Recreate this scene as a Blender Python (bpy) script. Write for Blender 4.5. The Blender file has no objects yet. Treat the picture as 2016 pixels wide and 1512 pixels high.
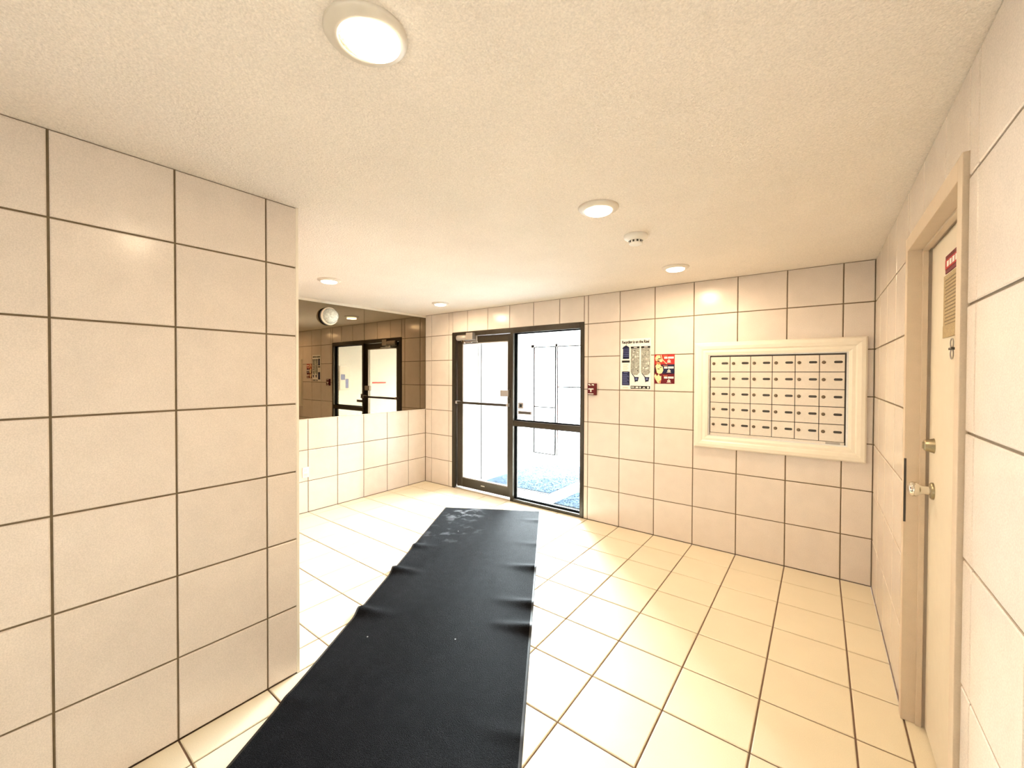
import bpy, bmesh, math, random
from mathutils import Matrix, Vector

random.seed(7)
T = 0.34                      # one wall tile in metres; all positions below are in tiles
TZ = 0.9927                   # height of a tile row
SC = bpy.context.scene
COL = SC.collection

# ------------------------------------------------------------------ camera
F_PX, CX, CY = 803.44, 1001.94, 747.97
yaw, pitch, roll = map(math.radians, (37.259, 0.7435, 0.1841))
cam_d = bpy.data.cameras.new('camera')
cam = bpy.data.objects.new('camera', cam_d)
COL.objects.link(cam)
fw = Vector((-math.sin(yaw) * math.cos(pitch), math.cos(yaw) * math.cos(pitch), -math.sin(pitch)))
rt = Vector((math.cos(yaw), math.sin(yaw), 0))
up = rt.cross(fw)
r2 = rt * math.cos(roll) + up * math.sin(roll)
u2 = -rt * math.sin(roll) + up * math.cos(roll)
m = Matrix((r2, u2, -fw)).transposed().to_4x4()
m.translation = Vector((12.604, -11.3368, 4.4105)) * T
cam.matrix_world = m
cam_d.sensor_width = 36
cam_d.lens = F_PX / 2016 * 36
cam_d.shift_x = (1008 - CX) / 2016
cam_d.shift_y = (CY - 756) / 2016
cam_d.clip_start = 0.02
SC.camera = cam

# ------------------------------------------------------------------ light
SKY = 560.0
LAMP_W = 17.0
LAMP_COL = (1.0, 0.77, 0.50)
w = bpy.data.worlds.new('sky')
w.use_nodes = True
w.node_tree.nodes['Background'].inputs[0].default_value = (0.90, 0.96, 1.0, 1)
w.node_tree.nodes['Background'].inputs[1].default_value = SKY
SC.world = w
SC.view_settings.view_transform = 'Standard'
SC.view_settings.look = 'None'
SC.view_settings.gamma = 1
SC.view_settings.use_curve_mapping = False
SC.view_settings.exposure = 0.10
SC.cycles.sample_clamp_direct = 12.0     # firefly clamp, keeps edges in front of bright glass clean

H, XR, XL, XC = 6.828, 13.514, -0.357, 6.517
YE = -8.44                    # end of the tiled partition
YB = -14.2                    # wall behind the camera
G = 0.87                      # offset of the tile joints along the room
VY, VX0, VX1 = 7.47, -1.6, 7.2

pl = bpy.data.lights.new('daylight_portal', 'AREA')
pl.shape = 'RECTANGLE'
pl.size, pl.size_y = (VX1 - VX0) * T, 6.2 * T
pl.cycles.is_portal = True
po = bpy.data.objects.new('daylight_portal', pl)
po.location = ((VX0 + VX1) / 2 * T, (VY + 0.5) * T, 3.1 * T)
po.rotation_euler = (math.radians(-90), 0, 0)
COL.objects.link(po)

# ------------------------------------------------------------------ materials
def mat(name, col, rough=0.5, metal=0.0, bump=None, mottle=None, vary=0.0, emit=None, coat=0.0, spec=0.5, speck=None):
    mt = bpy.data.materials.new(name)
    mt.use_nodes = True
    nt = mt.node_tree
    b = nt.nodes['Principled BSDF']
    b.inputs['Base Color'].default_value = (*col, 1)
    b.inputs['Roughness'].default_value = rough
    b.inputs['Metallic'].default_value = metal
    b.inputs['Coat Weight'].default_value = coat
    b.inputs['Specular IOR Level'].default_value = spec
    src = None
    tc = nt.nodes.new('ShaderNodeNewGeometry')
    def noise(scale, det=3):
        n = nt.nodes.new('ShaderNodeTexNoise')
        n.inputs['Scale'].default_value = scale
        n.inputs['Detail'].default_value = det
        nt.links.new(tc.outputs['Position'], n.inputs['Vector'])
        return n
    def scale_col(prev, fac_socket, lo, hi):
        mr = nt.nodes.new('ShaderNodeMapRange')
        mr.inputs['From Min'].default_value = 0.3 if fac_socket.name != 'Random' else 0
        mr.inputs['From Max'].default_value = 0.7 if fac_socket.name != 'Random' else 1
        mr.inputs['To Min'].default_value = lo
        mr.inputs['To Max'].default_value = hi
        nt.links.new(fac_socket, mr.inputs['Value'])
        vm = nt.nodes.new('ShaderNodeVectorMath')
        vm.operation = 'SCALE'
        if prev is None:
            vm.inputs[0].default_value = col
        else:
            nt.links.new(prev, vm.inputs[0])
        nt.links.new(mr.outputs[0], vm.inputs['Scale'])
        return vm.outputs[0]
    if mottle:
        for sc_, amt in mottle:
            src = scale_col(src, noise(sc_).outputs['Fac'], 1 - amt, 1 + amt)
    if vary:
        oi = nt.nodes.new('ShaderNodeObjectInfo')
        src = scale_col(src, oi.outputs['Random'], 1 - vary, 1 + vary)
    if src is not None:
        nt.links.new(src, b.inputs['Base Color'])
    if bump:
        sc_, st, dist = bump
        bp = nt.nodes.new('ShaderNodeBump')
        bp.inputs['Strength'].default_value = st
        bp.inputs['Distance'].default_value = dist
        nt.links.new(noise(sc_, 4).outputs['Fac'], bp.inputs['Height'])
        nt.links.new(bp.outputs[0], b.inputs['Normal'])
    if emit:
        b.inputs['Emission Color'].default_value = (*emit[0], 1)
        b.inputs['Emission Strength'].default_value = emit[1]
    return mt

def glass_mat(name, tint=(0.93, 0.95, 0.95), refl=0.05):
    mt = bpy.data.materials.new(name)
    mt.use_nodes = True
    nt = mt.node_tree
    nt.nodes.clear()
    out = nt.nodes.new('ShaderNodeOutputMaterial')
    tr = nt.nodes.new('ShaderNodeBsdfTransparent')
    tr.inputs[0].default_value = (*tint, 1)
    gl = nt.nodes.new('ShaderNodeBsdfGlossy')
    gl.inputs['Roughness'].default_value = 0.02
    mx = nt.nodes.new('ShaderNodeMixShader')
    lw = nt.nodes.new('ShaderNodeFresnel')
    lw.inputs['IOR'].default_value = 1.3
    ge = nt.nodes.new('ShaderNodeNewGeometry')
    mm = nt.nodes.new('ShaderNodeMath')          # front faces only: no total reflection inside the pane
    mm.operation = 'MULTIPLY_ADD'
    nt.links.new(ge.outputs['Backfacing'], mm.inputs[0])
    mm.inputs[1].default_value = -1
    mm.inputs[2].default_value = 1
    m2 = nt.nodes.new('ShaderNodeMath')
    m2.operation = 'MULTIPLY'
    nt.links.new(lw.outputs[0], m2.inputs[0])
    nt.links.new(mm.outputs[0], m2.inputs[1])
    nt.links.new(m2.outputs[0], mx.inputs[0])
    nt.links.new(tr.outputs[0], mx.inputs[1])
    nt.links.new(gl.outputs[0], mx.inputs[2])
    nt.links.new(mx.outputs[0], out.inputs[0])
    return mt

M = {}
M['tile'] = mat('wall_tile_glaze', (0.69, 0.61, 0.545), 0.20, spec=0.4, mottle=[(9, 0.03), (270, 0.09)], vary=0.03, bump=(50, 0.02, 0.002))
M['floor_tile'] = mat('floor_tile_glaze', (0.72, 0.64, 0.49), 0.30, mottle=[(6, 0.02), (300, 0.05)], vary=0.02, bump=(80, 0.03, 0.002))
M['grout'] = mat('grout_brown', (0.16, 0.115, 0.065), 0.9, mottle=[(30, 0.12)])
M['floor_grout'] = mat('grout_floor_brown', (0.17, 0.105, 0.07), 0.9, mottle=[(30, 0.12)])
M['ceiling'] = mat('stucco_ceiling', (0.84, 0.765, 0.685), 0.9, mottle=[(210, 0.10), (2.2, 0.03)], bump=(110, 0.6, 0.012))
M['plaster'] = mat('plaster_beige', (0.72, 0.66, 0.58), 0.8, mottle=[(5, 0.02)])
M['white_wall'] = mat('vestibule_white', (0.86, 0.86, 0.85), 0.7, mottle=[(4, 0.01)])
M['bronze'] = mat('dark_bronze_aluminium', (0.036, 0.028, 0.019), 0.28, 0.4, spec=0.35, mottle=[(40, 0.1)])
M['alu'] = mat('satin_aluminium', (0.62, 0.59, 0.55), 0.32, 0.9, mottle=[(60, 0.04)])
M['grey_metal'] = mat('grey_painted_metal', (0.36, 0.33, 0.31), 0.45, 0.4, mottle=[(60, 0.05)])
M['closer_grey'] = mat('closer_aluminium_paint', (0.23, 0.20, 0.175), 0.45, 0.2, mottle=[(60, 0.04)])
M['chrome'] = mat('polished_chrome', (0.72, 0.69, 0.63), 0.10, 1.0, mottle=[(60, 0.02)])
M['brass'] = mat('worn_satin_nickel', (0.34, 0.29, 0.19), 0.32, 0.9, mottle=[(120, 0.1)])
M['mirror'] = mat('bronze_mirror', (0.22, 0.172, 0.115), 0.0, 1.0, mottle=[(1, 0.0)])
M['cream'] = mat('cream_paint', (0.80, 0.74, 0.64), 0.35, mottle=[(25, 0.015)])
M['door_paint'] = mat('door_paint_cream', (0.70, 0.62, 0.50), 0.42, mottle=[(25, 0.02), (300, 0.03)])
M['frame_paint'] = mat('frame_paint_tan', (0.58, 0.465, 0.345), 0.45, mottle=[(25, 0.03), (300, 0.04)])
M['dark'] = mat('dark_rubber', (0.02, 0.017, 0.015), 0.6, mottle=[(40, 0.1)])
M['slot'] = mat('slot_black', (0.03, 0.025, 0.02), 0.5, mottle=[(40, 0.1)])
M['mail_metal'] = mat('mailbox_enamel', (0.66, 0.585, 0.50), 0.33, 0.25, mottle=[(70, 0.03), (500, 0.04)])
M['lock'] = mat('lock_nickel', (0.13, 0.095, 0.06), 0.35, 0.7, mottle=[(200, 0.1)])
M['white_plastic'] = mat('white_plastic', (0.82, 0.80, 0.76), 0.4, mottle=[(40, 0.01)])
M['paper'] = mat('poster_paper', (0.84, 0.82, 0.76), 0.5, mottle=[(30, 0.01)])
M['navy'] = mat('print_navy', (0.010, 0.012, 0.045), 0.6, spec=0.2, mottle=[(300, 0.15)])
M['black'] = mat('print_black', (0.012, 0.011, 0.012), 0.6, spec=0.2, mottle=[(200, 0.1)])
M['red'] = mat('print_red', (0.36, 0.022, 0.018), 0.6, spec=0.2, mottle=[(150, 0.15)])
M['maroon'] = mat('print_maroon', (0.11, 0.005, 0.010), 0.6, spec=0.2, mottle=[(150, 0.15)])
M['pull_red'] = mat('pull_station_red', (0.085, 0.001, 0.004), 0.45, spec=0.25, mottle=[(60, 0.05)])
M['skin_print'] = mat('print_cream', (0.80, 0.62, 0.33), 0.5, mottle=[(120, 0.15)])
M['orange_print'] = mat('print_orange', (0.65, 0.20, 0.08), 0.5, mottle=[(150, 0.2)])
M['white_print'] = mat('print_white', (0.85, 0.80, 0.74), 0.5, mottle=[(100, 0.03)])
M['text_blue'] = mat('print_pale_blue', (0.11, 0.12, 0.27), 0.5, mottle=[(300, 0.2)])
M['litter'] = mat('print_grey_items', (0.30, 0.30, 0.26), 0.5, mottle=[(55, 0.35), (150, 0.25)])
M['tan_paper'] = mat('tan_notice', (0.36, 0.26, 0.13), 0.6, mottle=[(90, 0.15), (260, 0.2)])
M['notice_ink'] = mat('notice_ink', (0.17, 0.115, 0.05), 0.6, mottle=[(260, 0.3)])
M['black_edge'] = mat('gasket_and_edge_black', (0.0025, 0.0025, 0.0025), 0.9, spec=0.0, mottle=[(60, 0.1)])  # for the side window beads, hinges and the added edge strips
M['carpet'] = mat('black_carpet', (0.0046, 0.0043, 0.0050), 0.88, spec=0.03, mottle=[(16, 0.3), (170, 0.95), (330, 0.6)], bump=(330, 0.9, 0.005))
M['carpet_edge'] = mat('rubber_edge', (0.025, 0.025, 0.027), 0.5, spec=0.3, mottle=[(60, 0.1)])
M['mat_blue'] = mat('entrance_mat_blue', (0.022, 0.030, 0.040), 0.9, spec=0.0, mottle=[(14, 0.3), (50, 1.0), (85, 0.6)], bump=(220, 0.6, 0.004))
M['lens'] = mat('lamp_lens', (0.9, 0.88, 0.82), 0.4, emit=((1.0, 0.87, 0.66), 7.0), mottle=[(20, 0.0)])
M['trim_metal'] = mat('lamp_trim', (0.66, 0.60, 0.52), 0.40, 0.1, mottle=[(40, 0.02)])
M['glass'] = glass_mat('clear_glass')
M['asphalt'] = mat('pavement_outside', (0.55, 0.55, 0.55), 0.9, mottle=[(3, 0.1)])
# dome glass: frosted, greenish white
M['dome'] = mat('ribbed_dome_glass', (0.62, 0.68, 0.66), 0.12, mottle=[(60, 0.25), (190, 0.2)], coat=0.6)
# brick outside: too far and too bright to tell apart
bk = mat('brick_outside', (0.5, 0.2, 0.17), 0.9)
nt = bk.node_tree
tx = nt.nodes.new('ShaderNodeTexBrick')
tx.inputs['Color1'].default_value = (0.50, 0.17, 0.15, 1)
tx.inputs['Color2'].default_value = (0.58, 0.24, 0.20, 1)
tx.inputs['Mortar'].default_value = (0.7, 0.66, 0.62, 1)
tx.inputs['Scale'].default_value = 2.4
tco = nt.nodes.new('ShaderNodeTexCoord')
mp = nt.nodes.new('ShaderNodeMapping')
mp.inputs['Rotation'].default_value = (math.radians(90), 0, 0)
nt.links.new(tco.outputs['Object'], mp.inputs[0])
nt.links.new(mp.outputs[0], tx.inputs[0])
nt.links.new(tx.outputs[0], nt.nodes['Principled BSDF'].inputs['Base Color'])
M['brick'] = bk
# carpet: pale dust near the door end, faint sheen
nt = M['carpet'].node_tree
b = nt.nodes['Principled BSDF']
src = b.inputs['Base Color'].links[0].from_socket
ge = nt.nodes.new('ShaderNodeNewGeometry')
def dist_mask(cx, cy, r0, r1):
    v = nt.nodes.new('ShaderNodeVectorMath'); v.operation = 'DISTANCE'
    v.inputs[1].default_value = (cx * T, cy * T, 0.01)
    nt.links.new(ge.outputs['Position'], v.inputs[0])
    r = nt.nodes.new('ShaderNodeMapRange')
    r.inputs['From Min'].default_value, r.inputs['From Max'].default_value = r0 * T, r1 * T
    r.inputs['To Min'].default_value, r.inputs['To Max'].default_value = 1, 0
    nt.links.new(v.outputs['Value'], r.inputs['Value'])
    return r.outputs[0]
def ramp(sock, lo, hi):
    r = nt.nodes.new('ShaderNodeMapRange')
    r.inputs['From Min'].default_value, r.inputs['From Max'].default_value = lo, hi
    nt.links.new(sock, r.inputs['Value'])
    return r.outputs[0]
def mul(a, c):
    k = nt.nodes.new('ShaderNodeMath'); k.operation = 'MULTIPLY'
    nt.links.new(a, k.inputs[0])
    if isinstance(c, float): k.inputs[1].default_value = c
    else: nt.links.new(c, k.inputs[1])
    return k.outputs[0]
def blend(prev, fac, colr):
    k = nt.nodes.new('ShaderNodeMix'); k.data_type = 'RGBA'
    nt.links.new(fac, k.inputs['Factor'])
    nt.links.new(prev, k.inputs['A'])
    k.inputs['B'].default_value = (*colr, 1)
    return k.outputs['Result']
nz = nt.nodes.new('ShaderNodeTexNoise'); nz.inputs['Scale'].default_value = 9; nz.inputs['Detail'].default_value = 5
nt.links.new(ge.outputs['Position'], nz.inputs['Vector'])
src = blend(src, mul(mul(dist_mask(3.75, -2.0, .15, .75), ramp(nz.outputs['Fac'], .48, .62)), .8), (0.16, 0.16, 0.17))
src = blend(src, mul(mul(dist_mask(4.4, -3.3, .2, 1.4), ramp(nz.outputs['Fac'], .55, .68)), .35), (0.10, 0.10, 0.11))
vo = nt.nodes.new('ShaderNodeTexVoronoi'); vo.inputs['Scale'].default_value = 5.5     # specks of lint
nt.links.new(ge.outputs['Position'], vo.inputs['Vector'])
src = blend(src, ramp(vo.outputs['Distance'], .028, .018), (0.4, 0.4, 0.4))
nt.links.new(src, b.inputs['Base Color'])
b.inputs['Sheen Weight'].default_value = 0.0
b.inputs['Sheen Roughness'].default_value = 0.4

# ------------------------------------------------------------------ mesh helpers (tile units in, metres out)
def bx(bm, x0, x1, y0, y1, z0, z1, bev=0.0):
    vs = [bm.verts.new((x * T, y * T, z * T)) for x in (x0, x1) for y in (y0, y1) for z in (z0, z1)]
    q = [(0, 1, 3, 2), (4, 6, 7, 5), (0, 4, 5, 1), (2, 3, 7, 6), (0, 2, 6, 4), (1, 5, 7, 3)]
    fs = [bm.faces.new([vs[i] for i in f]) for f in q]
    if bev:
        es = {e for f in fs for e in f.edges}
        bmesh.ops.bevel(bm, geom=list(es), offset=bev * T, segments=2, affect='EDGES', profile=0.6)

def link(name, bm, m, parent=None, smooth=False, loc=None, rot=None):
    bmesh.ops.recalc_face_normals(bm, faces=bm.faces)
    me = bpy.data.meshes.new(name)
    bm.to_mesh(me)
    bm.free()
    if smooth:
        for p in me.polygons:
            p.use_smooth = True
    me.materials.append(m if not isinstance(m, str) else M[m])
    o = bpy.data.objects.new(name, me)
    COL.objects.link(o)
    if parent is not None:
        o.parent = parent
    if loc is not None:
        o.location = Vector(loc) * T
    if rot is not None:
        o.rotation_euler = rot
    return o

def box(name, m, parent, *a, bev=0.0, **k):
    bm = bmesh.new()
    bx(bm, *a, bev=bev)
    return link(name, bm, m, parent, **k)

def empty(name, loc=(0, 0, 0), rot=(0, 0, 0)):
    o = bpy.data.objects.new(name, None)
    o.empty_display_size = 0.05
    o.location = Vector(loc) * T
    o.rotation_euler = rot
    COL.objects.link(o)
    return o

def tag(o, label, cat, group=None):
    o['label'] = label
    o['category'] = cat
    if group:
        o['group'] = group
    return o

def structure(o, label=None, cat=None):
    o['kind'] = 'structure'
    if label:
        o['label'] = label
    if cat:
        o['category'] = cat
    return o

def lathe(bm, prof, seg=40, axis='z', origin=(0, 0, 0)):
    """prof: (radius, along) pairs; spun about an axis."""
    ox, oy, oz = origin
    rings = []
    for r, a in prof:
        ring = []
        for i in range(seg):
            t = 2 * math.pi * i / seg
            c, s = r * math.cos(t), r * math.sin(t)
            p = {'z': (c, s, a), 'y': (c, a, s), 'x': (a, c, s)}[axis]
            ring.append(bm.verts.new(((p[0] + ox) * T, (p[1] + oy) * T, (p[2] + oz) * T)))
        rings.append(ring)
    for a, b_ in zip(rings, rings[1:]):
        for i in range(seg):
            bm.faces.new((a[i], a[(i + 1) % seg], b_[(i + 1) % seg], b_[i]))
    return rings

def cap(bm, ring):
    bm.faces.new(ring)

# ------------------------------------------------------------------ tiles
GAP = 0.021
TD = 0.018                    # tile stands this far proud of the grout
_tm = {}
def tile_mesh(wd, hd, m):
    k = (round(wd, 3), round(hd, 3), m)
    if k in _tm:
        return _tm[k]
    bm = bmesh.new()
    a, c = wd / 2 - GAP / 2, hd / 2 - GAP / 2
    e = min(0.010, a * .4, c * .4)
    lv = []
    for (x, z, y) in ((a, c, 0), (a, c, -TD + e * .7), (a - e, c - e, -TD)):
        lv.append([bm.verts.new((sx * x * T, y * T, sz * z * T)) for sx, sz in ((-1, -1), (1, -1), (1, 1), (-1, 1))])
    for p, q in zip(lv, lv[1:]):
        for i in range(4):
            bm.faces.new((p[i], p[(i + 1) % 4], q[(i + 1) % 4], q[i]))
    bm.faces.new(lv[-1])
    bmesh.ops.recalc_face_normals(bm, faces=bm.faces)
    me = bpy.data.meshes.new('tile')
    bm.to_mesh(me)
    bm.free()
    me.materials.append(M[m])
    _tm[k] = me
    return me

def rect_minus(r, h):
    """rectangle r minus hole h, as rectangles"""
    x0, x1, z0, z1 = r
    a0, a1, c0, c1 = h
    if a1 <= x0 or a0 >= x1 or c1 <= z0 or c0 >= z1:
        return [r]
    out = []
    if a0 > x0: out.append((x0, a0, z0, z1))
    if a1 < x1: out.append((a1, x1, z0, z1))
    m0, m1 = max(x0, a0), min(x1, a1)
    if c0 > z0: out.append((m0, m1, z0, c0))
    if c1 < z1: out.append((m0, m1, c1, z1))
    return out

def cuts(lo, hi, off, step):
    k = math.ceil((lo - off) / step - 1e-6)
    c = [lo]
    while off + k * step < hi - 1e-6:
        v = off + k * step
        if v > lo + 1e-6:
            c.append(v)
        k += 1
    return c + [hi]

def lay(parent, us, zs, place, rot, m='tile', holes=(), jitter=0.0016):
    for u0, u1 in zip(us, us[1:]):
        for z0, z1 in zip(zs, zs[1:]):
            rs = [(u0, u1, z0, z1)]
            for h in holes:
                rs = [q for r in rs for q in rect_minus(r, h)]
            for (a0, a1, c0, c1) in rs:
                if a1 - a0 < 0.05 or c1 - c0 < 0.05:
                    continue
                o = bpy.data.objects.new('tile', tile_mesh(a1 - a0, c1 - c0, m))
                COL.objects.link(o)
                o.parent = parent
                o.location = Vector(place((a0 + a1) / 2, (c0 + c1) / 2)) * T
                o.rotation_euler = (rot[0] + random.uniform(-jitter, jitter), rot[1], rot[2] + random.uniform(-jitter, jitter))

ROWS = [k * TZ for k in range(7)] + [H]
R90 = math.pi / 2

# back wall with the opening for the glazed entrance
DX0, DX1, DZ1 = 1.21, 6.865, 6.025
TH = 0.35
bm = bmesh.new()
bx(bm, XL - TH, DX0, TD, TH, 0, H)
bx(bm, DX1, XR + TH, TD, TH, 0, H)
bx(bm, DX0, DX1, TD, TH, DZ1, H)
wall_back = structure(link('wall_back', bm, 'grout'))
lay(wall_back, cuts(XL, XR, 0, 1), ROWS, lambda u, z: (u, TD, z), (0, 0, 0), holes=[(DX0, DX1, -1, DZ1)])

# left wall, mirror above the third row
wall_left = structure(box('wall_left', 'grout', None, XL - TH, XL - TD, YE, TD, 0, H))
lay(wall_left, cuts(YE, 0, -G, 1), ROWS[:4], lambda u, z: (XL - TD, u, z), (0, 0, R90))

# tiled partition on the near left
bm = bmesh.new()
bx(bm, XL - TH, XC - TD, YB, YE - TD, 0, H)
wall_partition = structure(link('wall_partition', bm, 'grout'))
lay(wall_partition, cuts(YB, YE, -G, 1), ROWS, lambda u, z: (XC - TD, u, z), (0, 0, R90))
lay(wall_partition, cuts(XL, XC, 0, 1), ROWS, lambda u, z: (u, YE - TD, z), (0, 0, math.pi))
bm = bmesh.new()
bx(bm, XC - 0.035, XC + 0.006, YE - 0.035, YE + 0.006, 0, H, bev=0.008)
structure(link('halo_trim_1', bm, 'cream'))  # pale strip added to paint in a bright halo along the corner

# right wall with the recess for the service door
RY0, RY1, RZ1 = -6.632, -3.99, 6.165
bm = bmesh.new()
bx(bm, XR + TD, XR + TH, YB, RY0 + .1, 0, H)
bx(bm, XR + TD, XR + TH, RY1 - .1, TH, 0, H)
bx(bm, XR + TD, XR + TH, RY0 + .1, RY1 - .1, RZ1 - .1, H)
bx(bm, XR + TH, XR + TH + .1, RY0, RY1, 0, RZ1)
wall_right = structure(link('wall_right', bm, 'grout'))
lay(wall_right, cuts(YB, 0, -G, 1), ROWS, lambda u, z: (XR + TD, u, z), (0, 0, -R90), holes=[(RY0, RY1, -1, RZ1)])

wall_front = structure(box('wall_front', 'plaster', None, XC - TD, XR + TH, YB - TH, YB, 0, H))

# floor
floor = structure(box('floor', 'floor_grout', None, XL - TH, XR + TH + .1, YB - TH, 0.35, -0.4, -TD))
fys = cuts(YB, 0, -G, 1)
lay(floor, cuts(XL, XR, 0, 1), fys, lambda u, v: (u, v, -TD), (-R90, 0, 0), m='floor_tile', holes=[(XL - 1, XC - .01, YB - 1, YE - .01)], jitter=0.0006)
# floor strip in the doorway and in the recess
box('tile', 'floor_tile', floor, DX0, DX1, 0.01, TH, -TD - .01, -0.002)
box('tile', 'floor_tile', floor, XR + .01, XR + TH, RY0, RY1, -TD - .01, -0.002)

# ceiling
ceiling = structure(box('ceiling', 'ceiling', None, XL - TH, XR + TH, YB - TH, TH, H, H + 0.3))

# ------------------------------------------------------------------ vestibule behind the glazed entrance
structure(box('floor_vestibule', 'white_wall', None, VX0 - .3, VX1 + .3, TH, VY + .3, -0.4, 0))
structure(box('ceiling_vestibule', 'white_wall', None, VX0 - .3, VX1 + .3, TH, VY + .3, 6.6, H + .3))
structure(box('wall_vestibule_right', 'white_wall', None, VX1, VX1 + .3, TH, VY + .3, 0, 6.6))
bm = bmesh.new()
bx(bm, VX0, 1.26, TH, 1.45, 0, 6.6)
bx(bm, VX0, 1.26, 3.85, 4.6, 0, 6.6)
bx(bm, VX0, 1.16, 1.45, 3.85, 0, 6.6)
bx(bm, VX0, 1.26, 1.45, 3.85, 6.0, 6.6)
structure(link('wall_vestibule_left', bm, 'white_wall'))
structure(box('wall_vestibule_side', 'white_wall', None, VX0 - .3, VX0, TH, VY + .3, 0, 6.6))
# white door in the left wall of the vestibule
d3 = structure(empty('door_3', (1.2, 2.65, 0)))
bm = bmesh.new()
bx(bm, 0.0, 0.10, -1.2, -1.05, 0, 6.0)
bx(bm, 0.0, 0.10, 1.05, 1.2, 0, 6.0)
bx(bm, 0.0, 0.10, -1.05, 1.05, 5.85, 6.0)
link('door_frame', bm, 'white_plastic', d3)
box('black_edge', 'black_edge', d3, 0.10, 0.104, -1.06, -1.015, 0, 5.85)  # black strip added to draw the edge line of the leaf
box('door_leaf', 'white_wall', d3, -0.03, 0.03, -1.04, 1.04, 0.03, 5.84, bev=.01)
for z in (0.7, 3.0, 5.3):
    bm = bmesh.new()
    lathe(bm, [(0.0, z), (0.025, z), (0.025, z + .33), (0.0, z + .33)], 10, 'z', (0.05, -1.03, 0))
    link('hinge', bm, 'black_edge', d3)

# outer glazed front of the vestibule
win2 = structure(empty('window_2', (0, VY, 0)))
posts = [(-1.6, -1.5), (-0.10, 0.10), (1.44, 1.58), (3.0, 3.14), (4.5, 4.64), (6.0, 6.14), (7.08, 7.2)]
for a, c in posts:
    box('post', 'alu', win2, a, c, -.08, .08, 0, 6.1, bev=.01)
box('head', 'alu', win2, -1.6, 7.2, -.08, .08, 5.9, 6.05)
structure(box('wall_vestibule_head', 'white_wall', None, VX0, VX1, VY - .1, VY + .2, 6.05, 6.6))
for (a, a1), (c0, c) in zip(posts, posts[1:]):
    box('sill', 'alu', win2, a1, c0, -.07, .07, 0.0, 0.12)
    box('glass_pane', 'glass', win2, a1, c0, -.008, .008, 0.12, 5.9)
for a, c in ((0.08, 0.14), (1.43, 1.49), (1.57, 1.61), (2.98, 3.02)):  # black strips added as the posts' shaded edge lines against the glare
    box('black_edge', 'black_edge', win2, a, c, -.10, -.07, .12, 5.9)
for a, c, z in ((0.12, 1.44, 5.88), (0.12, 1.44, 0.12), (0.12, 1.44, 2.63), (1.6, 3.0, 3.74), (1.6, 3.0, 5.88)):  # rail and head edge lines, added as black strips too
    box('black_edge', 'black_edge', win2, a, c, -.10, -.07, z, z + .045)
box('rail', 'alu', win2, 0.10, 1.44, -.06, .06, 2.64, 2.74)
box('rail', 'alu', win2, 1.58, 3.0, -.06, .06, 3.74, 3.80)
# outside
structure(box('ground_outside', 'asphalt', None, -40, 50, VY + .3, 60, -0.5, -0.1))
tagw = structure(box('wall_outside', 'brick', None, 1.2, 12, 16, 16.6, -0.1, 7.5))

def mat_rug(name, pts, m, label):
    """entrance mat lying on the vestibule floor"""
    root = empty(name, (sum(p[0] for p in pts) / 4, sum(p[1] for p in pts) / 4, 0))
    tag(root, label, 'mat')
    c = root.location / T
    bm = bmesh.new()
    for s, z0, z1 in ((1.0, 0.0, 0.02),):
        lo = [bm.verts.new(((p[0] - c.x) * s * T, (p[1] - c.y) * s * T, z0 * T)) for p in pts]
        hi = [bm.verts.new(((p[0] - c.x) * s * T, (p[1] - c.y) * s * T, z1 * T)) for p in pts]
        bm.faces.new(lo); bm.faces.new(hi)
        for i in range(4):
            bm.faces.new((lo[i], lo[(i + 1) % 4], hi[(i + 1) % 4], hi[i]))
    link('rubber_border', bm, 'carpet_edge', root)
    bm = bmesh.new()
    s = 0.96
    lo = [bm.verts.new(((p[0] - c.x) * s * T, (p[1] - c.y) * s * T, 0.02 * T)) for p in pts]
    hi = [bm.verts.new(((p[0] - c.x) * s * T, (p[1] - c.y) * s * T, 0.036 * T)) for p in pts]
    bm.faces.new(lo); bm.faces.new(hi)
    for i in range(4):
        bm.faces.new((lo[i], lo[(i + 1) % 4], hi[(i + 1) % 4], hi[i]))
    link('pile', bm, m, root)
mat_rug('entrance_mat', [(1.6, 1.3), (4.78, 1.45), (4.78, 6.3), (1.6, 6.2)], 'mat_blue', 'large speckled blue-grey mat on the vestibule floor behind the glass door')
mat_rug('entrance_mat', [(5.4, 0.62), (7.0, 0.62), (7.0, 2.4), (5.45, 2.3)], 'mat_blue', 'smaller blue-grey mat behind the lower pane of the side window')
# notice and red strip on the vestibule's right wall (seen in the mirror)
nb = tag(empty('notice_board', (VX1, 0.86, 4.2)), 'framed notice sheet on white vestibule wall, seen in the mirror', 'notice')
box('frame', 'alu', nb, -0.04, 0.0, -.30, .30, -.66, .66, bev=.01)
box('sheet', 'paper', nb, -0.05, -0.04, -.27, .27, -.62, .62)
box('picture', 'text_blue', nb, -0.054, -0.05, -.22, .02, -.1, .2)
box('picture', 'text_blue', nb, -0.054, -0.05, .05, .22, -.55, -.05)
tag(box('wall_strip', 'red', None, VX1 - .05, VX1, 2.6, 3.5, 3.88, 3.96, bev=.01), 'thin red strip on white vestibule wall, seen in the mirror through the door glass', 'strip')

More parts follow.
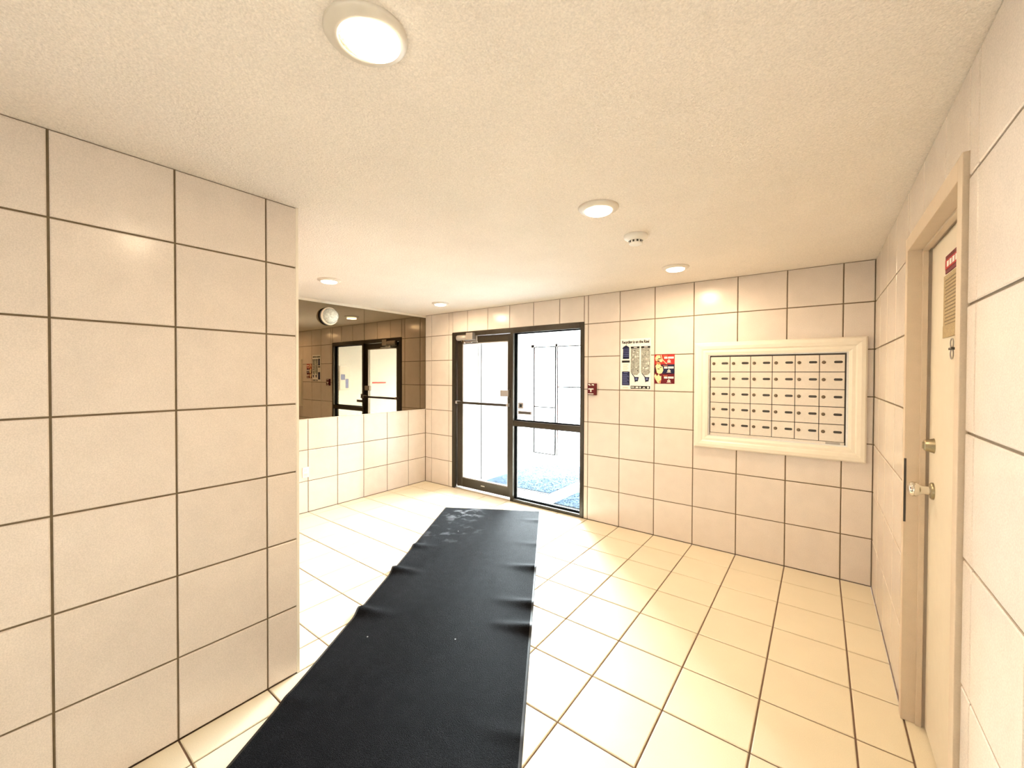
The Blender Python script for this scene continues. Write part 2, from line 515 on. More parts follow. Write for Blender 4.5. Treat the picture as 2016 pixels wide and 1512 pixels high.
# ------------------------------------------------------------------ glazed entrance: door leaf and side window
FD = 0.28                      # depth of the frame
YF = -0.02                     # face of the frame stands just proud of the tiles
door1 = structure(empty('door_1', (DX0, 0, 0)))
def dbox(name, m, x0, x1, y0, y1, z0, z1, parent=door1, ox=DX0, bev=0.008):
    return box(name, m, parent, x0 - ox, x1 - ox, y0, y1, z0, z1, bev=bev)
bm = bmesh.new()
def fb(x0, x1, y0, y1, z0, z1, ox):
    bx(bm, x0 - ox, x1 - ox, y0, y1, z0, z1, bev=0.006)
fb(DX0, 1.36, YF, FD, 0, DZ1, DX0)
fb(1.36, 4.05, YF, FD, 5.865, DZ1, DX0)
fb(4.05, 4.172, YF, FD, 0, DZ1, DX0)
fb(1.36, 1.39, 0.02, 0.06, 0.0, 5.865, DX0)
link('door_frame', bm, 'bronze', door1)
dbox('threshold', 'alu', 1.36, 4.05, 0.0, FD, 0.0, 0.035)
LY0, LY1 = 0.085, 0.215
dbox('stile', 'bronze', 1.405, 1.66, LY0, LY1, 0.085, 5.85)
dbox('stile', 'bronze', 3.87, 4.035, LY0, LY1, 0.085, 5.85)
dbox('top_rail', 'bronze', 1.66, 3.87, LY0, LY1, 5.60, 5.85)
dbox('bottom_rail', 'bronze', 1.66, 3.87, LY0, LY1, 0.085, 0.43)
bm = bmesh.new()
for a in ((1.66, 1.70, .43, 5.60), (3.84, 3.87, .43, 5.60), (1.66, 3.87, .43, .46), (1.66, 3.87, 5.57, 5.60)):
    bx(bm, a[0] - DX0, a[1] - DX0, LY0 + .01, LY1 - .01, a[2], a[3])
link('glazing_bead', bm, 'grey_metal', door1)
dbox('glass_pane', 'glass', 1.69, 3.85, 0.14, 0.16, 0.45, 5.58, bev=0)
pb = dbox('push_bar', 'bronze', 1.50, 4.0, -0.105, -0.045, 3.295, 3.385, bev=0.018)
dbox('bracket', 'grey_metal', 1.47, 1.57, -0.11, LY0, 3.29, 3.40, parent=pb, ox=DX0, bev=0.015)
dbox('bracket', 'grey_metal', 3.93, 4.02, -0.11, LY0, 3.29, 3.40, parent=pb, ox=DX0, bev=0.015)
lp = dbox('latch_plate', 'grey_metal', 3.60, 3.985, -0.01, 0.10, 3.64, 3.86, bev=0.012)
dbox('latch_keeper', 'bronze', 3.99, 4.06, -0.05, 0.06, 3.60, 3.90, parent=lp, bev=0.01)
kick = dbox('maker_badge', 'alu', 2.62, 2.80, LY0 - .004, LY0, 0.25, 0.285, bev=0)
# closer: rounded body, bracket plate and a folded arm
cl = dbox('door_closer', 'closer_grey', 2.08, 2.40, -0.17, LY0, 5.70, 5.965, bev=0.015)
bm = bmesh.new()
lathe(bm, [(0.0, 1.52 - DX0), (0.07, 1.525 - DX0), (0.105, 1.56 - DX0), (0.11, 1.62 - DX0), (0.11, 2.1 - DX0), (0.0, 2.1 - DX0)], 20, 'x', (0, -0.06, 5.80))
link('closer_body', bm, 'closer_grey', cl, smooth=True)
dbox('mounting_plate', 'grey_metal', 1.62, 2.44, LY0 - .03, LY0, 5.66, 5.99, parent=cl)
bm = bmesh.new()
bx(bm, 1.86 - DX0, 2.30 - DX0, -0.12, -0.06, 5.60, 5.645, bev=.008)
bx(bm, 2.33 - DX0, 2.60 - DX0, -0.11, -0.06, 5.605, 5.635, bev=.008)
bx(bm, 1.84 - DX0, 1.95 - DX0, -0.13, -0.05, 5.59, 5.70, bev=.01)
link('closer_arm', bm, 'chrome', cl)

win1 = structure(empty('window_1', (4.172, 0, 0)))
ox = 4.172
bm = bmesh.new()
fb(6.745, DX1, YF, FD, 0, DZ1, ox)
fb(4.172, 6.745, YF, FD, 5.845, DZ1, ox)
fb(4.172, 6.745, YF, FD, 0, 0.10, ox)
link('window_frame', bm, 'bronze', win1)
dbox('transom', 'bronze', 4.172, 6.745, YF + .02, FD - .02, 2.64, 2.82, parent=win1, ox=ox)
bm = bmesh.new()
for z0, z1 in ((0.10, 2.64), (2.82, 5.845)):
    for a in ((4.172, 4.20, z0, z1), (6.715, 6.745, z0, z1), (4.20, 6.715, z0, z0 + .03), (4.20, 6.715, z1 - .03, z1)):
        bx(bm, a[0] - ox, a[1] - ox, 0.09, 0.20, a[2], a[3])
link('glazing_bead', bm, 'black_edge', win1)
dbox('glass_pane', 'glass', 4.19, 6.73, 0.135, 0.155, 0.12, 2.62, parent=win1, ox=ox, bev=0)
dbox('glass_pane', 'glass', 4.19, 6.73, 0.135, 0.155, 2.84, 5.83, parent=win1, ox=ox, bev=0)
# stickers on the side window
s1 = tag(empty('glass_sticker', (4.40, 0.13, 3.34)), 'small dark grey square sticker on the side window glass', 'sticker')
box('backing', 'grey_metal', s1, -.11, .11, -.006, .004, -.11, .11)
box('print', 'black', s1, -.055, .055, -.008, -.006, -.055, .055)
s2 = tag(empty('glass_sticker', (4.57, 0.13, 3.10)), 'wide grey-brown strip label on the side window glass, below the square sticker', 'sticker')
box('backing', 'grey_metal', s2, -.28, .28, -.006, .004, -.06, .06)
box('print', 'slot', s2, -.24, .24, -.008, -.006, -.03, .03)

# ------------------------------------------------------------------ mirror
mir = tag(empty('wall_mirror', (XL, -2.6, 2.98)), 'bronze tinted wall mirror in two panels over the tiled left wall', 'mirror')
MX = 0.0
box('mirror_panel', 'mirror', mir, -TD, 0.012, -2.85 + 2.6, -0.02 + 2.6, 0.0, 3.755)
p2 = box('mirror_panel', 'mirror', mir, -TD, 0.012, YE + 2.6 + .02, -2.86 + 2.6, 0.0, 3.755)
bm = bmesh.new()
bx(bm, -TD, 0.03, YE + 2.6, 2.6, 3.755, H - 2.98 - .005, bev=.004)
link('top_trim', bm, 'cream', mir)
box('bottom_trim', 'cream', mir, -TD, 0.02, YE + 2.6, 2.6, -0.012, 0.004)

# round dome light on the mirror
dl = tag(empty('dome_light', (XL + .014, -4.22, 6.31)), 'round bulkhead light with ribbed glass dome mounted on the mirror', 'light')
bm = bmesh.new()
r = lathe(bm, [(0.0, 0.0), (0.27, 0.0), (0.29, 0.02), (0.29, 0.075), (0.265, 0.09), (0.0, 0.09)], 40, 'x')
link('base', bm, 'dark', dl, smooth=False)
bm = bmesh.new()
lathe(bm, [(0.252, 0.09), (0.285, 0.09), (0.292, 0.12), (0.285, 0.16), (0.256, 0.17), (0.252, 0.09)], 40, 'x')
link('ring', bm, 'cream', dl, smooth=False)
bm = bmesh.new()
prof = [(0.248, 0.15)]
for i in range(1, 13):
    t = i / 12 * R90
    rr = 0.248 * math.cos(t)
    prof.append((max(rr, 0.001) * (1 + (0.012 if i % 2 else -0.012)), 0.17 + 0.27 * math.sin(t)))
lathe(bm, prof, 40, 'x')
link('glass_dome', bm, 'dome', dl, smooth=True)

# power outlet low on the left wall
ol = tag(empty('power_outlet', (XL, -4.955, 1.285)), 'white wall outlet low on the left tile wall beside the partition', 'outlet')
box('plate', 'white_plastic', ol, 0, 0.022, -.10, .10, -.165, .165, bev=.008)
for z in (-.07, .07):
    so = box('socket', 'white_plastic', ol, 0.022, 0.032, -.05, .05, z - .045, z + .045, bev=.006)
    bm = bmesh.new()
    bx(bm, 0.032, 0.034, -.024, -.016, z - .005, z + .025)
    bx(bm, 0.032, 0.034, .016, .024, z - .005, z + .025)
    bx(bm, 0.032, 0.034, -.007, .007, z - .03, z - .016)
    link('slots', bm, 'grey_metal', so)

# ------------------------------------------------------------------ mailboxes
MBX0, MBX1, MBZ0, MBZ1 = 10.04, 13.40, 2.58, 5.235
IX0, IX1, IZ0, IZ1 = 10.36, 13.10, 2.885, 4.925
mb = tag(empty('mailbox_panel', ((MBX0 + MBX1) / 2, 0, MBZ0)), 'wall mailbox unit of thirty metal doors in a wide cream moulded frame', 'mailboxes')
o_x, o_z = (MBX0 + MBX1) / 2, MBZ0
# mitred frame: profile from outer edge (t=0) to inner edge (t=1): depth
PROF = [(0.0, 0.004), (0.0, -0.075), (0.03, -0.105), (0.10, -0.11), (0.17, -0.095), (0.20, -0.075), (0.26, -0.075), (0.30, -0.06), (0.32, -0.055), (0.32, 0.004)]
wd = IX0 - MBX0
corners_o = [(MBX0, MBZ0), (MBX1, MBZ0), (MBX1, MBZ1), (MBX0, MBZ1)]
corners_i = [(IX0, IZ0), (IX1, IZ0), (IX1, IZ1), (IX0, IZ1)]
for k in range(4):
    bm = bmesh.new()
    ends = []
    for q in (k, (k + 1) % 4):
        (a, c), (a2, c2) = corners_o[q], corners_i[q]
        eps = 0.0012 * (1 if q == k else -1)
        ring = []
        for t, d in PROF:
            f_ = t / 0.32
            x, z = a + (a2 - a) * f_, c + (c2 - c) * f_
            if k % 2 == 0: x += eps * (1 if k == 0 else -1)
            else: z += eps * (1 if k == 1 else -1)
            ring.append(bm.verts.new(((x - o_x) * T, d * T, (z - o_z) * T)))
        ends.append(ring)
    n = len(PROF)
    for i in range(n):
        bm.faces.new((ends[0][i], ends[0][(i + 1) % n], ends[1][(i + 1) % n], ends[1][i]))
    bm.faces.new(ends[0]); bm.faces.new(ends[1])
    link('frame_rail', bm, 'cream', mb)
box('back_plate', 'slot', mb, IX0 - o_x, IX1 - o_x, -.004, .006, IZ0 - o_z, IZ1 - o_z)
# thin steel edge inside the frame
bm = bmesh.new()
e = 0.035
for a in ((IX0, IX0 + e, IZ0, IZ1), (IX1 - e, IX1, IZ0, IZ1), (IX0 + e, IX1 - e, IZ0, IZ0 + e * .7), (IX0 + e, IX1 - e, IZ1 - e * .7, IZ1)):
    bx(bm, a[0] - o_x, a[1] - o_x, -.03, 0, a[2] - o_z, a[3] - o_z)
link('steel_edge', bm, 'alu', mb)
X0, X1, Z0, Z1 = IX0 + e + .014, IX1 - e - .022, IZ0 + e * .7 + .06, IZ1 - e * .7 - .03  # wider top and right gaps bare the black plate as painted-in frame shadow
box('bottom_strip', 'mail_metal', mb, X0 - o_x, X1 - o_x, -.02, -.004, IZ0 + e * .7 - o_z, Z0 - .004 - o_z)
box('name_plate', 'grey_metal', mb, X1 - .32 - o_x, X1 - .07 - o_x, -.024, -.02, IZ0 + e * .7 + .005 - o_z, Z0 - .012 - o_z)
cw, ch = (X1 - X0) / 6, (Z1 - Z0) / 5
bm = bmesh.new()
bx(bm, 0.006, cw - .006, -.024, -.004, 0.007, ch - .007, bev=.006)
mdoor = link('mailbox_door', bm, 'mail_metal', mb)
bm = bmesh.new()
rr = lathe(bm, [(0.0, -.044), (0.022, -.044), (0.034, -.036), (0.037, -.024)], 14, 'y', (0.075, 0, ch * .56))
mlock = link('lock', bm, 'lock', mdoor)
bm = bmesh.new()
nseg = 8
x0_, x1_, zc, rad = cw * .57, cw * .91, ch * .57, .026
pts = []
for i in range(nseg + 1):
    t = -R90 + math.pi * i / nseg
    pts.append((x1_ - rad + rad * math.cos(t), zc + rad * math.sin(t)))
for i in range(nseg + 1):
    t = R90 + math.pi * i / nseg
    pts.append((x0_ + rad + rad * math.cos(t), zc + rad * math.sin(t)))
for y, nm in ((-.028, 0),):
    f0 = [bm.verts.new((p[0] * T, -.0245 * T, p[1] * T)) for p in pts]
    f1 = [bm.verts.new((p[0] * T, y * T, p[1] * T)) for p in pts]
    bm.faces.new(f1)
    for i in range(len(pts)):
        bm.faces.new((f0[i], f0[(i + 1) % len(pts)], f1[(i + 1) % len(pts)], f1[i]))
mslot = link('label_slot', bm, 'slot', mdoor)
for i in range(6):
    for j in range(5):
        loc = Vector((X0 - o_x + i * cw, 0, Z0 - o_z + j * ch)) * T
        if i == 0 and j == 0:
            mdoor.location = loc
            continue
        d = mdoor.copy(); COL.objects.link(d); d.parent = mb; d.location = loc
        for ch_ in (mlock, mslot):
            c = ch_.copy(); COL.objects.link(c); c.parent = d

# ------------------------------------------------------------------ posters and alarm on the back wall
def flat(name, m, parent, pts, d, thick=0.003):
    """flat print: polygon in (x, z), at depth d in front of its wall"""
    bm = bmesh.new()
    a = [bm.verts.new((p[0] * T, -d * T, p[1] * T)) for p in pts]
    c = [bm.verts.new((p[0] * T, -(d - thick) * T, p[1] * T)) for p in pts]
    bm.faces.new(a)
    n = len(pts)
    for i in range(n):
        bm.faces.new((a[i], a[(i + 1) % n], c[(i + 1) % n], c[i]))
    return link(name, bm, m, parent)

def rc(x0, x1, z0, z1):
    return [(x0, z0), (x1, z0), (x1, z1), (x0, z1)]

def ell(cx, cz, rx, rz, n=14):
    return [(cx + rx * math.cos(2 * math.pi * i / n), cz + rz * math.sin(2 * math.pi * i / n)) for i in range(n)]

def multi(name, m, parent, polys, d, thick=0.003):
    bm = bmesh.new()
    for pts in polys:
        a = [bm.verts.new((p[0] * T, -d * T, p[1] * T)) for p in pts]
        bm.faces.new(a)
        c = [bm.verts.new((p[0] * T, -(d - thick) * T, p[1] * T)) for p in pts]
        for i in range(len(pts)):
            bm.faces.new((a[i], a[(i + 1) % len(pts)], c[(i + 1) % len(pts)], c[i]))
    o = link(name, bm, m, parent)
    if len(polys) > 2:
        o['kind'] = 'stuff'
    return o

def text(name, s, m, parent, x, z, d, size, width=None, bold=0.0, align='LEFT', shear=0.0, loc3=None, rot=None):
    cu = bpy.data.curves.new(name, 'FONT')
    cu.body = s
    cu.size = size * T
    cu.align_x = align
    cu.offset = bold * T
    cu.shear = shear
    cu.resolution_u = 2
    cu.extrude = 0.0006
    t = bpy.data.objects.new(name, cu)
    COL.objects.link(t)
    dg = bpy.context.evaluated_depsgraph_get()
    me = bpy.data.meshes.new_from_object(t.evaluated_get(dg))
    bpy.data.objects.remove(t)
    me.materials.clear()
    me.materials.append(M[m])
    o = bpy.data.objects.new(name, me)
    COL.objects.link(o)
    o.parent = parent
    o.location = Vector(loc3 if loc3 else (x, -d, z)) * T
    o.rotation_euler = rot if rot else (R90, 0, 0)
    if width:
        xs = [v.co.x for v in me.vertices]
        k = width * T / (max(xs) - min(xs))
        o.scale = (k, 1, 1)
    return o

# recycling poster: x 8.03..8.90, z 4.01..5.44 -> local 0..0.87, 0..1.43
P = tag(empty('recycling_poster', (8.03, 0, 4.01)), 'white recycling poster with two grey columns of pictures and blue panels', 'poster')
PW, PH = 0.87, 1.43
flat('sheet', 'paper', P, rc(0, PW, 0, PH), 0.010, 0.008)
text('title', 'Recycling is on the Rise!', 'black', P, 0.045, 1.30, 0.0125, 0.115, width=0.78, bold=0.004)
D1, D2 = 0.013, 0.016
# house-shaped panel
flat('house_panel', 'navy', P, [(0.07, 0.86), (0.26, 0.86), (0.26, 1.19), (0.17, 1.25), (0.09, 1.21), (0.05, 1.16), (0.08, 1.14)], D1)
multi('house_lines', 'text_blue', P, [rc(0.09, 0.245, 0.93 + k * .05, 0.945 + k * .05) for k in range(5)], D2)
flat('heading_bar', 'black', P, rc(0.045, 0.275, 0.755, 0.815), D1)
multi('small_text', 'tan_paper', P, [rc(0.08, 0.235 - .03 * (k % 2), 0.50 + k * .046, 0.508 + k * .046) for k in range(5)], D1)
flat('text_panel', 'navy', P, rc(0.05, 0.275, 0.105, 0.50), D1)
multi('panel_lines', 'text_blue', P, [rc(0.07, 0.255 - .025 * (k % 3), 0.14 + k * .034, 0.152 + k * .034) for k in range(9)] + [rc(.10, .22, .462, .48)], D2)
multi('small_text', 'tan_paper', P, [rc(0.07, 0.22, 0.05, 0.056), rc(0.07, 0.24, 0.03, 0.036)], D1)
for x0, x1 in ((0.305, 0.555), (0.60, 0.855)):
    cw2 = x1 - x0
    flat('picture_column', 'litter', P, [(x0, 0.48), (x0 + cw2 * .35, 0.40), (x0 + cw2 * .75, 0.40), (x1, 0.47), (x1, 1.16), (x0, 1.16)], D1)
    flat('heading_bar', 'black', P, rc(x0, x1, 1.155, 1.205), D2)
    multi('heading_text', 'white_print', P, [rc(x0 + cw2 * .35, x0 + cw2 * .72, 1.172, 1.186)], D2 + .003)
    random.seed(int(x0 * 1000))
    multi('pictured_item', 'white_print', P, [ell(x0 + random.uniform(.04, cw2 - .04), random.uniform(.52, 1.10), random.uniform(.012, .028), random.uniform(.012, .03), 7) for _ in range(9)], D2)
    multi('pictured_item', 'black', P, [ell(x0 + random.uniform(.04, cw2 - .04), random.uniform(.52, 1.10), random.uniform(.008, .022), random.uniform(.006, .014), 7) for _ in range(7)], D2)
    bxx = x0 + cw2 * .38
    multi('bin', 'navy', P, [[(bxx, .345), (bxx + .14, .345), (bxx + .115, .225), (bxx + .05, .215), (bxx + .03, .19)],
                             [(x0 + .01, .46), (x0 + .03, .46), (bxx + .03, .345), (bxx, .345)]], D1)
    multi('bin_mark', 'text_blue', P, [ell(bxx + .07, .29, .035, .03, 8)], D2)
flat('logo_bar', 'black', P, rc(0.305, 0.855, 0.015, 0.095), D1)
multi('logo', 'white_print', P, [rc(.32, .42, .045, .07), rc(.45, .53, .035, .075), ell(.58, .055, .025, .025, 8), [(.64, .035), (.73, .035), (.69, .07)], ell(.80, .055, .027, .03, 8)], D2)

# red hand poster: x 9.0..9.53, z 4.18..4.97
Q = tag(empty('hand_poster', (9.0, 0, 4.18)), 'red and navy poster with cream hands in three bands beside the recycling poster', 'poster')
QW, QH = 0.53, 0.79
flat('sheet', 'maroon', Q, rc(0, QW, 0, QH), 0.010, 0.008)
flat('red_band', 'red', Q, rc(0.0, QW, 0.52, QH), D1)
flat('navy_band', 'navy', Q, rc(0.20, QW, 0.27, 0.52), D1)
flat('hand', 'skin_print', Q, [(0.02, .70), (.06, .77), (.15, .77), (.17, .68), (.22, .62), (.20, .58), (.10, .60), (.04, .62)], D2)
flat('hand', 'skin_print', Q, [(0.05, .40), (.03, .48), (.09, .56), (.12, .50), (.15, .55), (.18, .47), (.22, .46), (.24, .36), (.20, .28), (.12, .26), (.07, .30)], D2)
flat('hand', 'skin_print', Q, [(0.0, .20), (.03, .27), (.07, .20), (.12, .26), (.15, .20), (.19, .21), (.185, .10), (.17, .01), (.10, .01), (.03, .12)], D2)
multi('hand_shade', 'orange_print', Q, [[(.04, .56), (.10, .60), (.17, .54), (.12, .51)], [(.06, .66), (.12, .66), (.12, .63), (.05, .63)], [(.12, .04), (.17, .01), (.185, .10), (.16, .09)]], D2 + .003)
multi('finger_line', 'black', Q, [rc(.10, .17, .66, .685), rc(.08, .14, .595, .625), rc(.09, .14, .39, .41), rc(.15, .20, .43, .445), rc(.0, .03, .30, .42)], D2 + .006)
multi('swoosh', 'skin_print', Q, [[(.17, .78), (.185, .78), (.22, .66), (.34, .53), (.32, .53), (.20, .65)]], D2)
for zc in (.70, .435, .165):
    multi('word_block', 'white_print', Q, [rc(.26, .345, zc - .026, zc + .026), rc(.36, .51, zc - .026, zc + .026)], D2)
    multi('small_text', 'orange_print', Q, [rc(.24, .35, zc + .045, zc + .058)], D2)
    multi('emblem', 'white_print', Q, [[(.345, zc - .085), (.385, zc - .045), (.43, zc - .085), (.42, zc - .115), (.355, zc - .115)], rc(.33, .44, zc - .135, zc - .125)], D2)
    multi('emblem_centre', 'orange_print', Q, [ell(.387, zc - .085, .018, .018, 8)], D2 + .003)

# fire alarm pull station
A = tag(empty('fire_alarm_pull_station', (7.17, 0, 3.98)), 'dark red fire alarm pull station with white T handle beside the glazed entrance', 'alarm')
box('housing', 'pull_red', A, -.135, .135, -.10, 0, -.175, .175, bev=.015)
multi('top_lettering', 'white_print', A, [[(-.115, .155), (-.06, .155), (-.05, .11), (-.08, .11)], [(-.04, .115), (-.01, .115), (-.025, .14)], [(0.01, .15), (.075, .15), (.07, .105), (.045, .118), (.01, .125)]], .103)
bm = bmesh.new()
bx(bm, -.10, .068, -.118, -.10, -.008, .024, bev=.006)
bx(bm, -.036, .000, -.116, -.10, -.085, -.006, bev=.006)
link('pull_handle', bm, 'white_print', A)
box('bottom_label', 'white_print', A, -.115, .065, -.103, -.10, -.150, -.128)

# ------------------------------------------------------------------ service door in the right wall
d2 = structure(empty('door_2', (XR, -5.312, 0)))
JY0, JY1, JZ = -6.487 + 5.312, -4.137 + 5.312, 5.99
CY0, CY1, CZ = RY0 + 5.312, RY1 + 5.312, RZ1
bm = bmesh.new()
CF = -0.035                    # casing stands proud of the tiles
for y0, y1, z0, z1 in ((CY0, JY0, 0, CZ), (JY1, CY1, 0, CZ), (JY0, JY1, JZ, CZ)):
    bx(bm, CF, 0.24, y0, y1, z0, z1, bev=0.006)
bx(bm, 0.10, 0.155, JY1 - .03, JY1 + .01, 0, JZ, bev=0.006)
bx(bm, 0.10, 0.155, JY0 - .01, JY0 + .03, 0, JZ, bev=0.006)
bx(bm, 0.10, 0.155, JY0, JY1, JZ - .03, JZ + .01, bev=0.006)
link('door_frame', bm, 'frame_paint', d2)
box('dark_slit', 'slot', d2, CF - .002, CF + .02, JY1 - .002, JY1 + .012, 2.55, 3.36)  # thin black strip along the jamb edge
leaf = box('door_leaf', 'door_paint', d2, 0.182, 0.30, JY0 + .02, JY1 - .035, 0.03, JZ - .02, bev=0.006)
def lobj(name, m, parent, prof, z, y, seg=28, sm=True):
    bm = bmesh.new()
    lathe(bm, [(r_, 0.182 - a) for r_, a in prof], seg, 'x', (0, y, z))
    return link(name, bm, m, parent, smooth=sm)
yk = -4.43 + 5.312
kn = lobj('door_knob', 'chrome', d2, [(0.0, .215), (.05, .214), (.078, .20), (.09, .175), (.085, .145), (.06, .118), (.048, .095), (.05, .02)], 3.04, yk)
lobj('rosette', 'brass', kn, [(0.05, .03), (.085, .03), (.098, .018), (.10, 0.0)], 3.04, yk)
db = lobj('deadbolt', 'brass', d2, [(0.0, .085), (.055, .085), (.065, .075), (.085, .012), (.09, 0.0)], 3.58, yk)
box('thumb_turn', 'brass', db, 0.182 - .10, 0.182 - .085, yk - .012, yk + .012, 3.54, 3.62)
for z in (0.7, 3.0, 5.3):
    bm = bmesh.new()
    lathe(bm, [(0.0, z), (0.022, z), (0.022, z + .3), (0.0, z + .3)], 10, 'z', (0.165, JY0 + .012, 0))
    link('hinge', bm, 'brass', d2)

# signs on the door
def side_flat(name, m, parent, y0, y1, z0, z1, d, th=.004):
    return box(name, m, parent, -d, -d + th, y0, y1, z0, z1)
XD = XR + 0.182
S1 = tag(empty('warning_sign', (XD, -5.31, 5.61)), 'small red warning sign high on the cream service door', 'sign')
side_flat('plate', 'maroon', S1, -.42, .42, -.09, .10, .008, .008)
side_flat('band', 'red', S1, -.42, .42, -.045, .055, .010, .002)
multi_pts = [(-.25, 0.0), (0.05, 0.0), (.25, 0.0)]
bm = bmesh.new()
for k in range(6):
    y = .30 - k * .115
    bx(bm, -.012, -.010, y - .04, y + .04, -.025, .035)
link('lettering', bm, 'white_print', S1)
S2 = tag(empty('paper_notice', (XD, -5.31, 5.16)), 'tan text notice taped on the service door below the red sign', 'notice')
side_flat('sheet', 'tan_paper', S2, -.49, .49, -.33, .345, .007, .007)
bm = bmesh.new()
for k in range(14):
    z = .29 - k * .037
    bx(bm, -.0085, -.007, -.43 + .05 * (k % 3), .43 - .03 * (k % 2), z - .009, z + .004)
link('text_lines', bm, 'notice_ink', S2)['kind'] = 'stuff'
side_flat('lower_sheet', 'tan_paper', S2, -.48, .49, -.335, -.20, .010, .003)
S3 = tag(empty('wire_loops', (XD, -5.285, 4.69)), 'two thin wire loops joined by a dark clip on the service door', 'fitting')
for sg in (1, -1):
    bm = bmesh.new()
    n1, n2 = 24, 6
    vs = []
    for i in range(n1):
        t = 2 * math.pi * i / n1
        c = Vector((-.02, .055 * math.cos(t), sg * .055 + .05 * math.sin(t)))
        nr = Vector((0, math.cos(t), math.sin(t)))
        vs.append([bm.verts.new((c + (nr * math.cos(2 * math.pi * j / n2) + Vector((1, 0, 0)) * math.sin(2 * math.pi * j / n2)) * .006) * T) for j in range(n2)])
    for i in range(n1):
        for j in range(n2):
            bm.faces.new((vs[i][j], vs[(i + 1) % n1][j], vs[(i + 1) % n1][(j + 1) % n2], vs[i][(j + 1) % n2]))
    link('loop', bm, 'grey_metal', S3, smooth=True)
box('clip', 'slot', S3, -.035, 0, -.06, .06, -.012, .012, bev=.004)

# ------------------------------------------------------------------ runner carpet
cA, cB = Vector((2.818, -1.912)), Vector((5.516, -0.323))
dL = Vector((4.558, -7.737)).normalized()
dR = Vector((4.476, -7.322)).normalized()
CL = 11.6
crp = tag(empty('runner_carpet', (0, 0, 0)), 'long black runner carpet lying askew across the pale tile floor', 'carpet')
crp.location = Vector((cA.x, cA.y, 0)) * T
left_bumps = [(3.05, .05), (4.35, .09), (5.95, .08), (8.0, .02)]
right_bumps = [(0.9, .03), (2.6, .02), (3.9, .07), (5.35, .07), (6.1, .08), (8.2, .02)]
NU, NV = 44, 230
def csurf(a, b_):
    """a 0..1 across (left to right), b_ metres-in-tiles along"""
    p = (cA + dL * b_) * (1 - a) + (cB + dR * b_) * a
    h = 0.0
    sh = 0.0
    for s, hh in left_bumps:
        wv = math.exp(-((b_ - s - a * .25) / .12) ** 2)
        f_ = max(0, 1 - a / .28) ** 1.5
        h += hh * wv * f_
        sh += -.08 * hh * wv * f_
    for s, hh in right_bumps:
        wv = math.exp(-((b_ - s + (1 - a) * .3) / .12) ** 2)
        f_ = max(0, 1 - (1 - a) / .30) ** 1.5
        h += hh * wv * f_
        sh += .08 * hh * wv * f_
    h += .006 * math.sin(b_ * 2.3 + a * 4) * math.sin(a * math.pi)
    d = (cB - cA).normalized()
    p = p + d * sh
    return p, max(h, 0) + 0.03
bm = bmesh.new()
grid = []
for j in range(NV + 1):
    row = []
    for i in range(NU + 1):
        p, h = csurf(.012 + .976 * i / NU, .03 + (CL - .06) * j / NV)
        row.append(bm.verts.new(((p.x - cA.x) * T, (p.y - cA.y) * T, h * T)))
    grid.append(row)
for j in range(NV):
    for i in range(NU):
        bm.faces.new((grid[j][i], grid[j][i + 1], grid[j + 1][i + 1], grid[j + 1][i]))
link('pile', bm, 'carpet', crp, smooth=True)
# rubber edging: strip around the pile, down to the floor
bm = bmesh.new()
loop = [(0, CL * j / NV) for j in range(NV + 1)] + [(i / NU, CL) for i in range(1, NU + 1)] + [(1, CL * (NV - j) / NV) for j in range(1, NV + 1)] + [((NU - i) / NU, 0) for i in range(1, NU)]
inner, outer, foot = [], [], []
for a, b_ in loop:
    p, h = csurf(a, b_)
    ai, bi = .5 + (a - .5) * .94, CL / 2 + (b_ - CL / 2) * .985
    pi, hi = csurf(ai, bi)
    inner.append(bm.verts.new(((pi.x - cA.x) * T, (pi.y - cA.y) * T, (hi - .006) * T)))
    outer.append(bm.verts.new(((p.x - cA.x) * T, (p.y - cA.y) * T, (h - .012) * T)))
    foot.append(bm.verts.new(((p.x - cA.x) * T, (p.y - cA.y) * T, max(0.001, h - .03) * T)))
n = len(loop)
for i in range(n):
    k = (i + 1) % n
    bm.faces.new((inner[i], inner[k], outer[k], outer[i]))
    bm.faces.new((outer[i], outer[k], foot[k], foot[i]))
link('rubber_edge', bm, 'carpet_edge', crp, smooth=True)

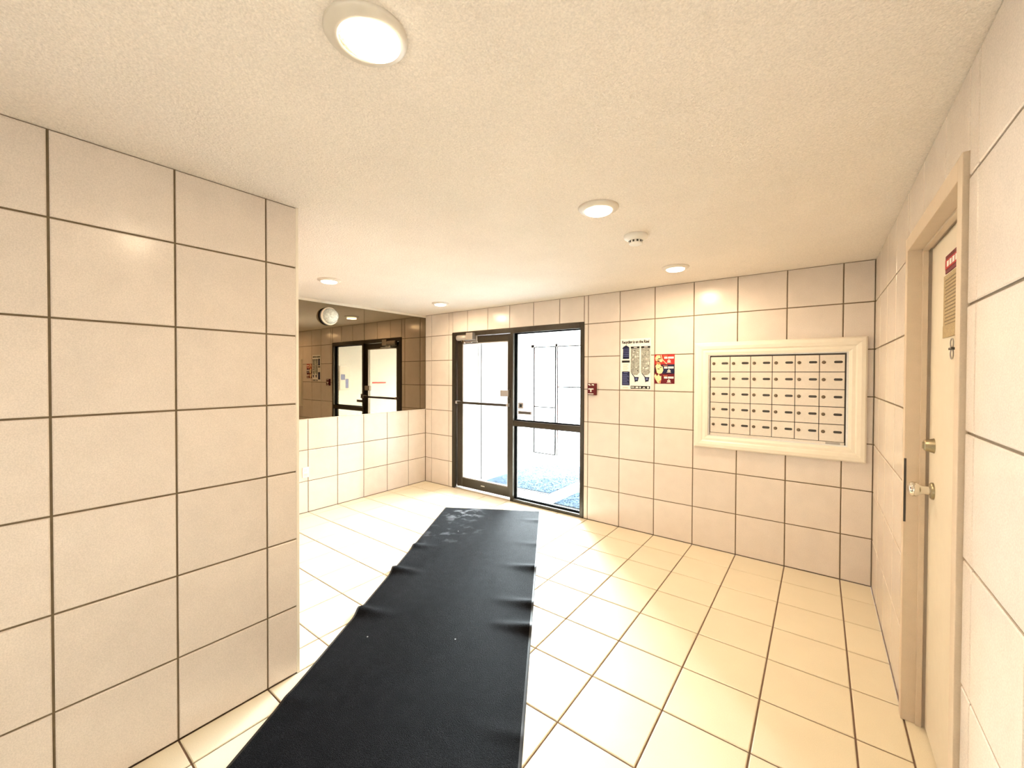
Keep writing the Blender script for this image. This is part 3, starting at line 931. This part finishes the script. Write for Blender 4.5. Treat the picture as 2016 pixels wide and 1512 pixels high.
# ------------------------------------------------------------------ ceiling lamps and smoke detector
def downlight(x, y, label, cat='light', on=True, power=1.0, tilt=(0, 0)):
    root = empty('recessed_downlight', (x, y, H))
    tag(root, label, cat, 'recessed ceiling downlights')
    bm = bmesh.new()
    lathe(bm, [(0.285, 0.006), (0.288, -0.012), (0.275, -0.026), (0.215, -0.048), (0.198, -0.05), (0.19, -0.04)], 48, 'z')
    link('trim_ring', bm, 'trim_metal', root, smooth=True)
    bm = bmesh.new()
    r_ = lathe(bm, [(0.192, -0.036), (0.192, -0.058), (0.17, -0.075), (0.12, -0.085), (0.06, -0.089), (0.012, -0.09)], 40, 'z')
    cap(bm, r_[-1])
    ln = link('lens', bm, 'lens', root, smooth=True)
    ln.location = (tilt[0] * T, tilt[1] * T, 0)
    if on:
        # lamp output; the one nearest the camera is a dimmer bulb
        ld = bpy.data.lights.new('downlight_lamp', 'AREA')
        ld.shape = 'DISK'
        ld.size = 0.13
        ld.energy = LAMP_W * power
        ld.color = LAMP_COL
        lo = bpy.data.objects.new('downlight_lamp', ld)
        lo.location = (0, 0, -0.10 * T)
        COL.objects.link(lo)
        lo.parent = root
    return root
downlight(10.010, -9.616, 'round recessed ceiling downlight nearest the camera, at the top of the photo', power=0.3, tilt=(.035, .026))
downlight(10.035, -5.836, 'round recessed downlight in the middle of the ceiling, before the smoke detector')
downlight(10.015, -1.785, 'round recessed downlight on the ceiling above the mailboxes')
downlight(2.562, -5.772, 'washed-out recessed downlight on the ceiling beside the partition, above the dome light')
downlight(2.331, -1.691, 'washed-out recessed downlight near the corner above the mirror and glass door')

sd = tag(empty('smoke_detector', (10.05, -4.37, H)), 'white round smoke detector on the ceiling between two downlights', 'detector')
bm = bmesh.new()
lathe(bm, [(0.19, 0.004), (0.20, -0.02), (0.195, -0.05), (0.165, -0.075), (0.12, -0.10)], 36, 'z')
link('base', bm, 'white_plastic', sd, smooth=True)
bm = bmesh.new()
lathe(bm, [(0.10, -0.095), (0.10, -0.14)], 30, 'z')
link('sensor_grille', bm, 'slot', sd)
bm = bmesh.new()
for i in range(10):
    t = 2 * math.pi * i / 10
    c, s = math.cos(t), math.sin(t)
    p0 = Vector((c, s, 0)) * .105
    tn = Vector((-s, c, 0)) * .017
    q = [p0 - tn, p0 + tn]
    vs = [bm.verts.new((v + Vector((0, 0, z))) * T) for z in (-.095, -.142) for v in q]
    bm.faces.new((vs[0], vs[1], vs[3], vs[2]))
link('grille_rib', bm, 'white_plastic', sd)
bm = bmesh.new()
r_ = lathe(bm, [(0.112, -0.135), (0.115, -0.148), (0.10, -0.162), (0.04, -0.172), (0.01, -0.173)], 30, 'z')
cap(bm, r_[-1])
link('cap', bm, 'white_plastic', sd, smooth=True)
